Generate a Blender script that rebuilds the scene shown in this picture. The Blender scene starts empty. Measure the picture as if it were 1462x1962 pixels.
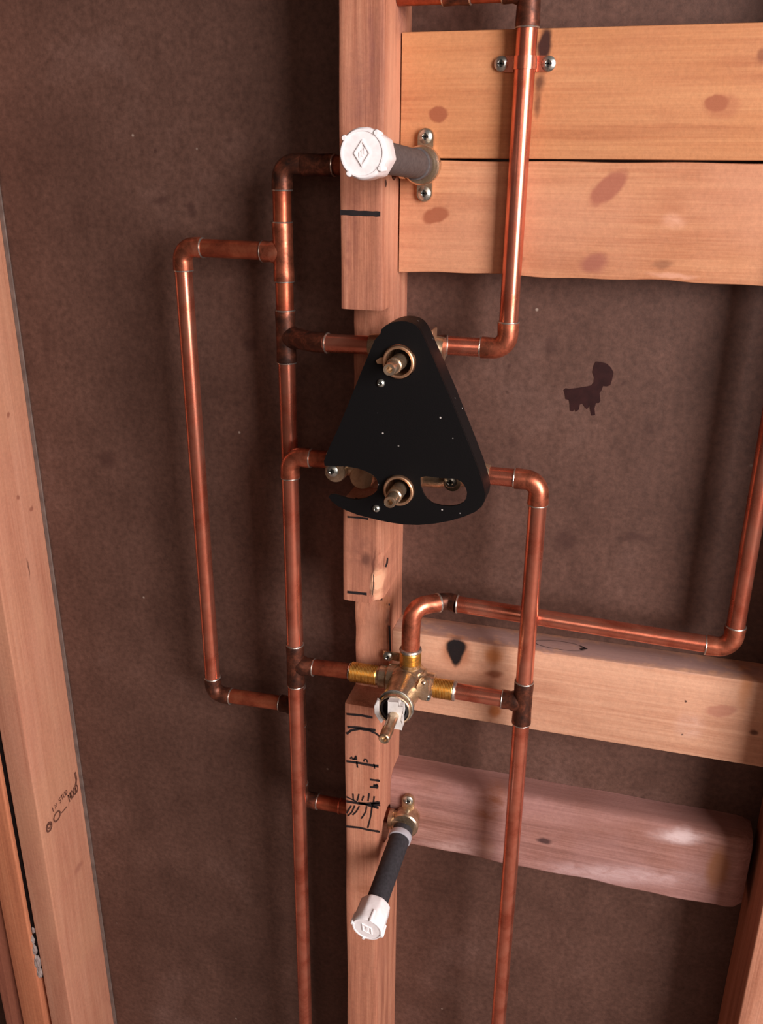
import bpy, bmesh, math, random
from mathutils import Vector, Matrix
random.seed(7)
S = bpy.context.scene
COL = S.collection

# ------------------------------------------------------------------ camera
F_PX = 1722.93
CR = Vector((0.9632, 0.2685, 0.0072)); CD = Vector((0.1049, -0.3513, -0.9304)); CF = Vector((-0.2473, 0.8969, -0.3666))
CF.normalize(); CR = (CR - CR.dot(CF) * CF).normalized(); CD = CF.cross(CR).normalized()
CAM = Vector((0.0, -0.755, 1.35))
cam = bpy.data.objects.new('camera', bpy.data.cameras.new('camera')); COL.objects.link(cam)
M = Matrix((CR, -CD, -CF)).transposed().to_4x4(); M.translation = CAM
cam.matrix_world = M
cam.data.sensor_fit = 'HORIZONTAL'; cam.data.sensor_width = 36; cam.data.lens = F_PX / 1462 * 36
cam.data.clip_start = 0.01
S.camera = cam

def at(u, v, Y=0.0):
    """a point of the photograph, measured on the plane at depth Y"""
    w = CR * ((u - 731) / F_PX) + CD * ((v - 981) / F_PX) + CF
    return CAM + w * ((Y - CAM.y) / w.y)

# ------------------------------------------------------------------ light, world, exposure
def srgb(r, g, b):
    f = lambda c: (c / 255) / 12.92 if c / 255 <= 0.04045 else (((c / 255) + 0.055) / 1.055) ** 2.4
    return (f(r), f(g), f(b), 1)

def area(name, loc, target, sx, sy, power, color):
    L = bpy.data.lights.new(name, 'AREA'); L.shape = 'RECTANGLE'; L.size = sx; L.size_y = sy
    L.energy = power; L.color = color
    o = bpy.data.objects.new(name, L); COL.objects.link(o)
    o.location = loc; o.rotation_euler = (Vector(target) - Vector(loc)).to_track_quat('-Z', 'Y').to_euler()
    return o
area('window_daylight', (1.72, -1.55, 1.62), (-0.1, 0, 0.95), 1.05, 1.6, 104, (1.0, 0.915, 0.90))
area('warm_fill_light', (0.5, -2.6, 1.9), (-0.2, 0, 1.0), 1.4, 1.2, 9, (1.0, 0.76, 0.64))  # added soft warm fill, not a known doorway

W = bpy.data.worlds.new('room'); S.world = W; W.use_nodes = True
wn = W.node_tree; wn.nodes.clear()
wo = wn.nodes.new('ShaderNodeOutputWorld'); bg = wn.nodes.new('ShaderNodeBackground')
tc = wn.nodes.new('ShaderNodeTexCoord'); sp = wn.nodes.new('ShaderNodeSeparateXYZ')
ma = wn.nodes.new('ShaderNodeMath'); ma.operation = 'MULTIPLY_ADD'; ma.inputs[1].default_value = 0.5; ma.inputs[2].default_value = 0.5
rp = wn.nodes.new('ShaderNodeValToRGB')
rp.color_ramp.elements[0].color = (0.20, 0.10, 0.07, 1); rp.color_ramp.elements[1].color = (0.62, 0.46, 0.40, 1)
rp.color_ramp.elements[0].position = 0.1; rp.color_ramp.elements[1].position = 0.95
wn.links.new(tc.outputs['Generated'], sp.inputs[0]); wn.links.new(sp.outputs['X'], ma.inputs[0])
wn.links.new(ma.outputs[0], rp.inputs[0]); wn.links.new(rp.outputs[0], bg.inputs[0]); wn.links.new(bg.outputs[0], wo.inputs[0])
bg.inputs[1].default_value = 0.17
S.view_settings.view_transform = 'Standard'; S.view_settings.look = 'None'
S.view_settings.gamma = 1; S.view_settings.exposure = 0.0; S.view_settings.use_curve_mapping = False

# ------------------------------------------------------------------ materials
class NT:
    def __init__(s, name):
        s.m = bpy.data.materials.new(name); s.m.use_nodes = True; s.t = s.m.node_tree
        s.b = s.t.nodes['Principled BSDF']
    def n(s, typ, ins=None, **kw):
        nd = s.t.nodes.new('ShaderNode' + typ)
        for k, v in kw.items(): setattr(nd, k, v)
        for k, v in (ins or {}).items():
            if hasattr(v, 'is_linked') and hasattr(v, 'node'): s.t.links.new(v, nd.inputs[k])
            else: nd.inputs[k].default_value = v
        return nd
    def link(s, a, b): s.t.links.new(a, b)
    def mix(s, f, a, b, blend='MIX'):
        nd = s.t.nodes.new('ShaderNodeMix'); nd.data_type = 'RGBA'; nd.blend_type = blend
        for i, v in ((0, f), (6, a), (7, b)):
            if hasattr(v, 'node'): s.t.links.new(v, nd.inputs[i])
            else: nd.inputs[i].default_value = v
        return nd.outputs[2]
    def ramp(s, fac, stops):
        nd = s.t.nodes.new('ShaderNodeValToRGB'); e = nd.color_ramp.elements
        e[0].position, e[0].color = stops[0]; e[1].position, e[1].color = stops[-1]
        for p, c in stops[1:-1]:
            x = e.new(p); x.color = c
        s.link(fac, nd.inputs[0]); return nd.outputs[0]
    def noise(s, vec, scale, detail=4, rough=0.55, dist=0):
        return s.n('TexNoise', {'Vector': vec, 'Scale': scale, 'Detail': detail, 'Roughness': rough, 'Distortion': dist}).outputs['Fac']
    def mp(s, vec, scale=(1, 1, 1), loc=(0, 0, 0), rot=(0, 0, 0), typ='POINT'):
        return s.n('Mapping', {'Vector': vec, 'Location': loc, 'Rotation': rot, 'Scale': scale}, vector_type=typ).outputs[0]
    def obj(s): return s.n('TexCoord').outputs['Object']
    def bump(s, h, strength, dist=0.001):
        b = s.n('Bump', {'Height': h, 'Strength': strength, 'Distance': dist}); s.link(b.outputs[0], s.b.inputs['Normal'])
    def set(s, rough=0.5, metal=0.0, spec=0.5):
        s.b.inputs['Roughness'].default_value = rough; s.b.inputs['Metallic'].default_value = metal
        s.b.inputs['Specular IOR Level'].default_value = spec

def spots_on(t, col, vec, origin, spots, warp=0.004):
    """stains, knots and painted light with a shape of their own: (centre, radii xyz, turn, colour, strength, softness)"""
    wn_ = t.n('TexNoise', {'Vector': vec, 'Scale': 60.0, 'Detail': 3.0}).outputs['Color']
    sub = t.n('VectorMath', {0: wn_, 1: (0.5, 0.5, 0.5)}, operation='SUBTRACT').outputs[0]
    sc = t.n('VectorMath', {0: sub}, operation='SCALE'); sc.inputs['Scale'].default_value = warp * 2
    v2 = t.n('VectorMath', {0: vec, 1: sc.outputs[0]}, operation='ADD').outputs[0]
    brk = t.n('MapRange', {'Value': t.noise(t.mp(vec, scale=(.45, 1, 1)), 90, 5, .7, .5), 'From Min': 0.36, 'From Max': 0.58, 'To Min': .25, 'To Max': 1.0}).outputs[0]
    for c, r, turn, color, strength, soft in spots:
        p = t.mp(v2, scale=r, loc=Vector(c) - Vector(origin), rot=(0, turn, 0), typ='TEXTURE')
        ln = t.n('VectorMath', {0: p}, operation='LENGTH').outputs['Value']
        mr = t.n('MapRange', {'Value': ln, 'From Min': 1 - soft, 'From Max': 1.0 + soft * 0.4, 'To Min': strength, 'To Max': 0.0}, interpolation_type='SMOOTHSTEP')
        k = mr.outputs[0]
        if soft >= .8: k = t.n('Math', {0: k, 1: brk}, operation='MULTIPLY').outputs[0]
        col = t.mix(k, col, color)
    return col

def wood(name, light, mid, dark, axis, origin, spots=(), seed=0.0, fine=1.0, blotch=None, blotch_amt=0.5):
    t = NT(name); o = t.obj()
    o = t.n('VectorMath', {0: o, 1: (seed, seed * .7, seed * 1.3)}, operation='ADD').outputs[0]
    base = t.obj()
    a = [1, 1, 1]; a[axis] = 0.06
    g1 = t.noise(t.mp(o, scale=[x * 1.0 for x in a]), 60 * fine, 6, 0.6, 0.6)
    b_ = [1, 1, 1]; b_[axis] = 0.018
    g2 = t.noise(t.mp(o, scale=b_), 520 * fine, 3, 0.7)
    g3 = t.noise(o, 9, 3)
    col = t.ramp(g1, [(0.34, dark), (0.5, mid), (0.66, light)])
    col = t.mix(0.34, col, t.ramp(g2, [(0.35, dark), (0.65, light)]))
    if blotch:
        m = t.ramp(g3, [(0.42, (0, 0, 0, 1)), (0.66, (blotch_amt,) * 3 + (1,))])
        col = t.mix(m, col, blotch)
    g4 = t.noise(o, 260, 4, 0.7)
    col = t.mix(0.25, col, t.ramp(g4, [(0.3, (0.55, 0.55, 0.55, 1)), (0.7, (1.25, 1.22, 1.2, 1))]), 'MULTIPLY')
    if spots: col = spots_on(t, col, base, origin, spots)
    t.link(col, t.b.inputs['Base Color']); t.set(0.72, 0, 0.3)
    t.bump(t.n('Math', {0: g2, 1: g4}, operation='ADD').outputs[0], 0.35, 0.0006)
    return t.m

def metal(name, c1, c2, c3, rough, scale=40, metallic=0.9, stops=(0.35, 0.52, 0.68), rv=0.12):
    t = NT(name); o = t.obj()
    g = t.noise(o, scale, 5, 0.65, 0.4)
    t.link(t.ramp(g, [(stops[0], c3), (stops[1], c2), (stops[2], c1)]), t.b.inputs['Base Color'])
    t.set(rough, metallic)
    mr = t.n('MapRange', {'Value': g, 'From Min': 0.3, 'From Max': 0.7, 'To Min': rough + rv, 'To Max': rough - rv * 0.5})
    t.link(mr.outputs[0], t.b.inputs['Roughness'])
    t.bump(t.noise(o, 400, 3), 0.06, 0.0005)
    return t.m

COPPER = metal('copper_tube', srgb(236, 158, 132), srgb(222, 136, 110), srgb(192, 104, 80), 0.235, 30, 0.88, rv=0.08)
COPPERD = metal('copper_tube_tarnished', srgb(196, 112, 80), srgb(168, 86, 60), srgb(120, 60, 42), 0.38, 45, 0.8)
FIT = metal('copper_fitting', srgb(218, 138, 108), srgb(194, 110, 82), srgb(128, 74, 54), 0.34, 70, 0.82)
FITD = metal('copper_fitting_scorched', srgb(150, 88, 66), srgb(98, 58, 44), srgb(58, 38, 32), 0.42, 80, 0.7)
SOLDER = metal('solder', srgb(232, 224, 214), srgb(205, 196, 186), srgb(150, 140, 132), 0.28, 120, 0.9)
BRASS = metal('brass', srgb(236, 216, 190), srgb(214, 190, 160), srgb(164, 136, 108), 0.27, 60, 0.9)
BRASSY = metal('brass_thread', srgb(232, 190, 116), srgb(214, 166, 86), srgb(160, 118, 64), 0.32, 60, 0.9)
RINGB = metal('brass_sleeve', srgb(230, 194, 160), srgb(210, 170, 136), srgb(166, 126, 98), 0.36, 50, 0.85)
ZINC = metal('zinc_screw', srgb(222, 224, 216), srgb(186, 190, 182), srgb(120, 122, 116), 0.30, 150, 0.9)
DARKSLOT = NT('screw_recess'); DARKSLOT.b.inputs['Base Color'].default_value = srgb(40, 40, 38); DARKSLOT.set(0.6, 0.5); DARKSLOT = DARKSLOT.m

def plain(name, c, rough, c2=None, scale=120, spec=0.5, bump=0.1):
    t = NT(name); o = t.obj(); g = t.noise(o, scale, 4)
    t.link(t.ramp(g, [(0.35, c2 or c), (0.65, c)]), t.b.inputs['Base Color']); t.set(rough, 0, spec)
    t.bump(g, bump, 0.0006); return t.m
WHITE = plain('white_plastic', srgb(250, 246, 246), 0.32, srgb(240, 234, 234), 200, 0.5, 0.05)
CARTRIDGE = plain('white_cartridge_plastic', srgb(226, 222, 218), 0.4, srgb(206, 202, 198))
NIPPLE = plain('grey_black_pipe_coating', srgb(92, 84, 82), 0.62, srgb(74, 67, 67), 300, 0.3, 0.3)
NIPPLE2 = plain('charcoal_pipe_coating', srgb(56, 54, 58), 0.6, srgb(44, 43, 46), 300, 0.3, 0.3)
GREYTAPE = plain('grey_thread_tape', srgb(176, 174, 180), 0.55)
INK = plain('black_marker_ink', srgb(34, 24, 26), 0.6, srgb(24, 18, 20))
STAMP = plain('brown_stamp_ink', srgb(92, 56, 44), 0.7, srgb(112, 70, 54), 900)
DARKSTAIN = plain('dark_wet_stain', srgb(50, 25, 25), 0.35, srgb(40, 19, 20))
RUBBER = plain('black_rubber', srgb(30, 27, 27), 0.5)

def guard_mat():
    t = NT('black_guard_plastic'); o = t.obj()
    v = t.n('TexVoronoi', {'Vector': o, 'Scale': 95.0}); v.feature = 'F1'
    dots = t.n('MapRange', {'Value': v.outputs['Distance'], 'From Min': 0.05, 'From Max': 0.09, 'To Min': 1.0, 'To Max': 0.0}).outputs[0]
    pick = t.n('MapRange', {'Value': t.noise(o, 22, 2), 'From Min': 0.50, 'From Max': 0.54}).outputs[0]
    k = t.n('Math', {0: dots, 1: pick}, operation='MULTIPLY').outputs[0]
    t.link(t.mix(k, srgb(13, 12, 13), srgb(190, 184, 178)), t.b.inputs['Base Color']); t.set(0.5, 0, 0.18)
    t.bump(t.noise(o, 900, 2), 0.12, 0.0005)
    return t.m
GUARD = guard_mat()

# ------------------------------------------------------------------ mesh helpers
def finish(bm, angle=38):
    bmesh.ops.recalc_face_normals(bm, faces=bm.faces)
    for f in bm.faces: f.smooth = True
    for e in bm.edges:
        e.smooth = not (len(e.link_faces) == 2 and e.calc_face_angle(0) > math.radians(angle))

def obj(name, bm, mats, parent=None, origin=None, fin=True):
    """link the bmesh (built in world coordinates) as one object, its own origin at `origin`"""
    if fin: finish(bm)
    if parent is not None: origin = Vector(parent['_o'])
    origin = Vector(origin or (0, 0, 0))
    bmesh.ops.translate(bm, verts=bm.verts, vec=-origin)
    me = bpy.data.meshes.new(name); bm.to_mesh(me); bm.free()
    for m in (mats if isinstance(mats, (list, tuple)) else [mats]): me.materials.append(m)
    o = bpy.data.objects.new(name, me); COL.objects.link(o)
    o['_o'] = tuple(origin)
    if parent is not None: o.parent = parent
    else: o.location = origin
    return o

def thing(name, label, cat, loc, group=None):
    o = bpy.data.objects.new(name, None); COL.objects.link(o); o.location = loc; o['_o'] = tuple(loc)
    o.empty_display_size = 0.03
    return tag(o, label, cat, group)
def tag(o, label=None, cat=None, group=None, kind=None):
    if label: o['label'] = label
    if cat: o['category'] = cat
    if group: o['group'] = group
    if kind: o['kind'] = kind
    return o

def frame(axis):
    z = Vector(axis).normalized(); a = Vector((0, 0, 1)) if abs(z.z) < 0.9 else Vector((0, 1, 0))
    x = a.cross(z).normalized(); return x, z.cross(x), z

def lathe(bm, o, axis, prof, seg=32, cap0=True, cap1=True, sx=None):
    o = Vector(o); x, y, z = frame(axis); rings = []
    for t, r in prof:
        rings.append([bm.verts.new(o + z * t + (x * math.cos(2 * math.pi * k / seg) + y * math.sin(2 * math.pi * k / seg)) * r) for k in range(seg)])
    for a, b in zip(rings, rings[1:]):
        for k in range(seg): bm.faces.new((a[k], a[(k + 1) % seg], b[(k + 1) % seg], b[k]))
    if cap0: bm.faces.new(rings[0][::-1])
    if cap1: bm.faces.new(rings[-1])
    return bm
def cyl(bm, p0, p1, r, r1=None, seg=28):
    p0 = Vector(p0); p1 = Vector(p1); L = (p1 - p0).length
    return lathe(bm, p0, p1 - p0, [(0, r), (L, r if r1 is None else r1)], seg)
def torus(bm, c, axis, R, r, seg=32, ms=8):
    c = Vector(c); x, y, z = frame(axis); rows = []
    for i in range(seg):
        a = 2 * math.pi * i / seg; d = x * math.cos(a) + y * math.sin(a)
        rows.append([bm.verts.new(c + d * (R + r * math.cos(2 * math.pi * j / ms)) + z * r * math.sin(2 * math.pi * j / ms)) for j in range(ms)])
    for i in range(seg):
        for j in range(ms):
            bm.faces.new((rows[i][j], rows[(i + 1) % seg][j], rows[(i + 1) % seg][(j + 1) % ms], rows[i][(j + 1) % ms]))
    return bm
def sweep(bm, pts, r, seg=24, cap=True, radii=None):
    pts = [Vector(p) for p in pts]; n = len(pts); rings = []
    t0 = (pts[1] - pts[0]).normalized(); x, y, _ = frame(t0)
    for i, p in enumerate(pts):
        t = ((pts[min(i + 1, n - 1)] - pts[max(i - 1, 0)])).normalized()
        q = t0.rotation_difference(t); x = q @ x; y = q @ y; t0 = t
        rr = radii[i] if radii else r
        rings.append([bm.verts.new(p + (x * math.cos(2 * math.pi * k / seg) + y * math.sin(2 * math.pi * k / seg)) * rr) for k in range(seg)])
    for a, b in zip(rings, rings[1:]):
        for k in range(seg): bm.faces.new((a[k], a[(k + 1) % seg], b[(k + 1) % seg], b[k]))
    if cap: bm.faces.new(rings[0][::-1]); bm.faces.new(rings[-1])
    return bm
def box(bm, lo, hi, bev=0.0, seg=2):
    r = bmesh.ops.create_cube(bm, size=1)['verts']
    for v in r:
        v.co = Vector([(lo[i] + hi[i]) / 2 + v.co[i] * (hi[i] - lo[i]) for i in range(3)])
    if bev:
        es = {e for v in r for e in v.link_edges}
        bmesh.ops.bevel(bm, geom=list(es), offset=bev, segments=seg, profile=0.5, affect='EDGES')
    return bm
def prism(bm, poly, y0, y1, holes=(), bev=0.0):
    """polygon in X,Z carried from y0 to y1 (y0 towards the room)"""
    def ring(pl, y): return [bm.verts.new((p[0], y, p[1])) for p in pl]
    loops = [(ring(l, y0), ring(l, y1)) for l in [poly, *holes]]
    for yi in (0, 1):
        es = []
        for lp in loops:
            r = lp[yi]
            for k in range(len(r)):
                e = bm.edges.get((r[k], r[(k + 1) % len(r)])) or bm.edges.new((r[k], r[(k + 1) % len(r)])); es.append(e)
        bmesh.ops.triangle_fill(bm, use_beauty=True, edges=es)
    for a, b in loops:
        for k in range(len(a)): bm.faces.new((a[k], a[(k + 1) % len(a)], b[(k + 1) % len(a)], b[k]))
    return bm
def stroke(bm, pts, w, nrm=(0, -1, 0), mat=1, lift=0.0004):
    """a marker line lying on a board's face"""
    nrm = Vector(nrm); pts = [Vector(p) + nrm * lift for p in pts]; L = []; n = len(pts)
    for i, p in enumerate(pts):
        t = (pts[min(i + 1, n - 1)] - pts[max(i - 1, 0)]).normalized(); s = nrm.cross(t).normalized()
        ww = w * (0.85 + 0.3 * random.random()) / 2
        L.append((bm.verts.new(p + s * ww), bm.verts.new(p - s * ww)))
    for a, b in zip(L, L[1:]):
        f = bm.faces.new((a[0], a[1], b[1], b[0])); f.material_index = mat
def densify(pts, k=5):
    out = []
    for a, b in zip(pts, pts[1:]):
        a = Vector(a); b = Vector(b)
        for i in range(k): out.append(a.lerp(b, i / k))
    out.append(Vector(pts[-1])); return out

# ------------------------------------------------------------------ setting
BACK = 0.089        # the studs are 89 mm deep; the brown sheathing lies behind them
def panel_mat():
    t = NT('brown_hardboard'); o = t.obj()
    g = t.noise(o, 5, 5, 0.6); g2 = t.noise(o, 160, 5, 0.75); g3 = t.noise(t.mp(o, scale=(1, 1, 0.5)), 26, 5, 0.65)
    col = t.ramp(g, [(0.32, srgb(76, 51, 42)), (0.55, srgb(91, 64, 54)), (0.72, srgb(108, 81, 72))])
    col = t.mix(0.55, col, t.ramp(g3, [(0.30, (0.66, 0.62, 0.60, 1)), (0.5, (0.98, 0.98, 0.98, 1)), (0.72, (1.2, 1.2, 1.2, 1))]), 'MULTIPLY')
    col = t.mix(0.75, col, t.ramp(g2, [(0.3, (0.55, 0.53, 0.52, 1)), (0.7, (1.45, 1.45, 1.45, 1))]), 'MULTIPLY')
    D = srgb(60, 36, 31)
    def sp(u, v, ru, rv, turn=0, s=0.6, soft=0.7, c=D):
        return (at(u, v, BACK), (ru / 1950, 0.02, rv / 1900), turn, c, s, soft)
    spots = [sp(1080, 1035, 24, 30, 0.4), sp(1215, 1030, 34, 10, -0.1), sp(480, 660, 22, 18), sp(205, 880, 24, 20), sp(310, 385, 22, 7, -0.2),
             sp(365, 402, 9, 15), sp(440, 270, 8, 8, 0, .4), sp(1055, 660, 14, 20, .3, .5), sp(985, 845, 8, 12, 0, .4), sp(1245, 822, 12, 10, 0, .35),
             sp(300, 288, 5, 7), sp(975, 700, 6, 5), sp(1193, 730, 5, 6), sp(975, 750, 6, 4), sp(175, 1500, 9, 16, 0, .4), sp(90, 660, 12, 60, 0, .3)]
    col = spots_on(t, col, t.obj(), (0, BACK, 0), spots, 0.006)
    v = t.n('TexVoronoi', {'Vector': o, 'Scale': 24.0})
    d = t.n('MapRange', {'Value': v.outputs['Distance'], 'From Min': 0.02, 'From Max': 0.045, 'To Min': 0.7, 'To Max': 0.0}).outputs[0]
    pk = t.n('MapRange', {'Value': t.noise(o, 6, 2), 'From Min': 0.5, 'From Max': 0.55}).outputs[0]
    col = t.mix(t.n('Math', {0: d, 1: pk}, operation='MULTIPLY').outputs[0], col, srgb(176, 160, 146))
    t.link(col, t.b.inputs['Base Color']); t.set(0.62, 0, 0.35)
    t.bump(g2, 0.35, 0.0008)
    return t.m
bm = bmesh.new()
r = [bm.verts.new(p) for p in ((-1.6, BACK, 0), (1.2, BACK, 0), (1.2, BACK, 2.3), (-1.6, BACK, 2.3), (-1.6, BACK + .006, 0), (1.2, BACK + .006, 0), (1.2, BACK + .006, 2.3), (-1.6, BACK + .006, 2.3))]
for f in ((0, 1, 2, 3), (7, 6, 5, 4), (0, 4, 5, 1), (1, 5, 6, 2), (2, 6, 7, 3), (3, 7, 4, 0)): bm.faces.new([r[i] for i in f])
dog = [(530, 153), (560, 156), (590, 165), (615, 188), (628, 215), (620, 255), (610, 285), (590, 292), (570, 290), (562, 312), (550, 330), (555, 370), (548, 384), (530, 385), (522, 415), (526, 452),
       (505, 455), (498, 425), (495, 400), (480, 418), (468, 408), (455, 388), (440, 392), (436, 420), (418, 434), (410, 420), (400, 432), (385, 425), (384, 395), (380, 368), (360, 362), (358, 340), (350, 312), (362, 302), (380, 306), (430, 300), (480, 292), (505, 285), (518, 268), (520, 240), (510, 212), (518, 175)]
n0 = len(bm.faces)
prism(bm, [(lambda p: (p.x, p.z))(at(960 + x / 2.912, 640 + y / 2.912, BACK)) for x, y in dog], BACK - 0.0004, BACK + 0.001)
bm.faces.ensure_lookup_table()
for f in bm.faces[n0:]: f.material_index = 1
tag(obj('wall_back', bm, [panel_mat(), DARKSTAIN], origin=(0, BACK, 0)), kind='structure')

bm = bmesh.new(); box(bm, (-1.6, -3.0, -0.02), (2.4, BACK, 0.0))
tag(obj('floor', bm, plain('concrete_floor', srgb(150, 124, 112), 0.8, srgb(120, 98, 88), 12)), kind='structure')

# ------------------------------------------------------------------ lumber
TAN = (srgb(206, 148, 104), srgb(196, 134, 92), srgb(174, 110, 74))
def knot(u, v, ru, rv, Y, turn=0, c=None, s=0.85, soft=0.25, k=2350):
    return (at(u, v, Y), (ru / k, 0.03, rv / k), turn, c or srgb(150, 84, 58), s, soft)

# centre stud with its two notches, the torn splinter and the marker lines
XL, XR = -0.2462, -0.2092
def stud_front(x, z):
    y = 0.0
    if 1.050 < z < 1.2272: y = 0.038 + 0.0012 * math.sin(z * 180) * math.sin(x * 400)
    if 0.8245 < z < 0.944: y = 0.038 + 0.001 * math.sin(z * 150)
    if 0.944 <= z < 1.0:                                  # torn out corner above the lower notch
        edge = -0.2175 + 0.010 * (z - 0.944) / 0.056 - 0.003 * math.sin(z * 260)
        if x > edge: y = min(0.016, 0.004 + (x - edge) * 1.1) + 0.0015 * math.sin(x * 900 + z * 500)
    return y
zs = [0.0 + i * 0.02 for i in range(41)] + [0.8243, 0.8247] + [0.83 + i * 0.006 for i in range(19)] + [0.9438, 0.9442] + [0.948 + 0.004 * i for i in range(25)] + \
     [1.0498, 1.0502] + [1.06 + i * 0.01 for i in range(17)] + [1.2270, 1.2274] + [1.24 + 0.02 * i for i in range(54)]
zs = sorted(z for z in zs)
nx = 14; xs = [XL + (XR - XL) * i / nx for i in range(nx + 1)]
bm = bmesh.new(); grid = []
for z in zs:
    row = []
    for i, x in enumerate(xs):
        y = stud_front(x, z)
        if i in (0, nx): y += 0.0012
        wob = 0.0004 * math.sin(z * 31 + (0 if i < nx / 2 else 2))
        row.append(bm.verts.new((x + wob, y, z)))
    row.append(bm.verts.new((XR, BACK - 0.0002, z))); row.insert(0, bm.verts.new((XL, BACK - 0.0002, z))); grid.append(row)
for a, b in zip(grid, grid[1:]):
    for k in range(len(a)):
        k2 = (k + 1) % len(a); bm.faces.new((a[k], a[k2], b[k2], b[k]))
bm.faces.new(grid[0]); bm.faces.new(grid[-1][::-1])
finish(bm, 30)
me = bpy.data.meshes.new('tmp'); bm.to_mesh(me); bm.free()
so = bpy.data.objects.new('tmp', me); COL.objects.link(so)
cutters = []
def cutter(p0, p1, r):
    b = bmesh.new(); cyl(b, p0, p1, r, seg=24); bmesh.ops.recalc_face_normals(b, faces=b.faces)
    m = bpy.data.meshes.new('cut'); b.to_mesh(m); b.free()
    o = bpy.data.objects.new('cut', m); COL.objects.link(o); cutters.append(o)
    md = so.modifiers.new('b', 'BOOLEAN'); md.operation = 'DIFFERENCE'; md.solver = 'EXACT'; md.object = o
cutter((-0.26, 0.036, 1.3435), (-0.19, 0.036, 1.3435), 0.0115)
cutter((-0.26, 0.041, 0.656), (-0.19, 0.041, 0.656), 0.0105)
cutter((-0.226, 0.037, 0.648), (-0.19, 0.037, 0.648), 0.021)
dg = bpy.context.evaluated_depsgraph_get(); me2 = bpy.data.meshes.new_from_object(so.evaluated_get(dg))
bm = bmesh.new(); bm.from_mesh(me2)
for o in cutters + [so]: bpy.data.objects.remove(o)
for f in bm.faces: f.material_index = 0
finish(bm, 30)
A = lambda u, v: at(u, v, 0.0)
def ms(pts, px, sc=None, off=(0, 0)):
    P = [A(off[0] + x / sc, off[1] + y / sc) if sc else A(x, y) for x, y in pts]
    stroke(bm, densify(P, 4), px / 1000.0 * 1.2)
ms([(652, 407), (700, 409), (729, 410)], 3.6)
ms([(666, 990), (690, 992), (706, 994)], 1.6)
ms([(666, 1134), (703, 1138)], 2.4)
DK = lambda pts, w, Y: stroke(bm, [at(u, v, Y - .0016) for u, v in pts], w, lift=.0006)
DK([(748, 1262), (748, 1238), (747, 1215), (746, 1198)], .0022, .0375); DK([(730, 1143), (731, 1150)], .0026, .0375); DK([(746, 1156), (746, 1160)], .0014, .0375)
DK([(739, 1086), (742, 1078), (743, 1068)], .0018, .012); DK([(716, 1100), (716, 1120), (714, 1140)], .0008, 0)
c5 = dict(sc=6.129, off=(640, 1300))
ms([(150, 415), (200, 420), (330, 432), (455, 458)], 2.2, **c5)
ms([(160, 568), (300, 575), (490, 605)], 2.4, **c5)
ms([(150, 650), (200, 610), (300, 590), (420, 610), (490, 640), (540, 680)], 2.0, **c5)
ms([(150, 970), (300, 990), (400, 1010), (525, 1030)], 2.6, **c5)
for l in ([(190, 940), (210, 920), (222, 950)], [(235, 950), (262, 905), (265, 955)], [(225, 945), (262, 945)], [(268, 975), (280, 1045)], [(350, 975), (362, 945), (388, 950), (394, 985)], [(470, 1000), (480, 1055)]):
    ms(l, 1.3, **c5)
ms([(425, 1185), (540, 1200)], 2.2, **c5)
ms([(425, 1270), (515, 1282)], 2.0, **c5); ms([(470, 1268), (476, 1245), (490, 1262), (505, 1242), (515, 1275)], 1.7, **c5)
ms([(145, 1440), (300, 1465), (400, 1470), (540, 1452)], 2.6, **c5); ms([(290, 1455), (420, 1490), (525, 1520)], 2.4, **c5)
ms([(150, 1388), (205, 1415), (270, 1445)], 1.6, **c5); ms([(440, 1480), (540, 1478)], 3.4, **c5)
for l in ([(225, 1350), (230, 1425)], [(295, 1355), (275, 1432)], [(350, 1375), (330, 1432)], [(415, 1345), (402, 1440)], [(475, 1380), (465, 1455)],
          [(205, 1490), (150, 1580)], [(245, 1490), (210, 1570), (165, 1612)], [(300, 1495), (265, 1560), (220, 1602)], [(385, 1495), (375, 1560), (350, 1605), (320, 1645)], [(450, 1500), (432, 1620), (398, 1755)]):
    ms(l, 1.3, **c5)
ms([(145, 1735), (300, 1750), (400, 1775), (540, 1798)], 2.2, **c5)
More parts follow.
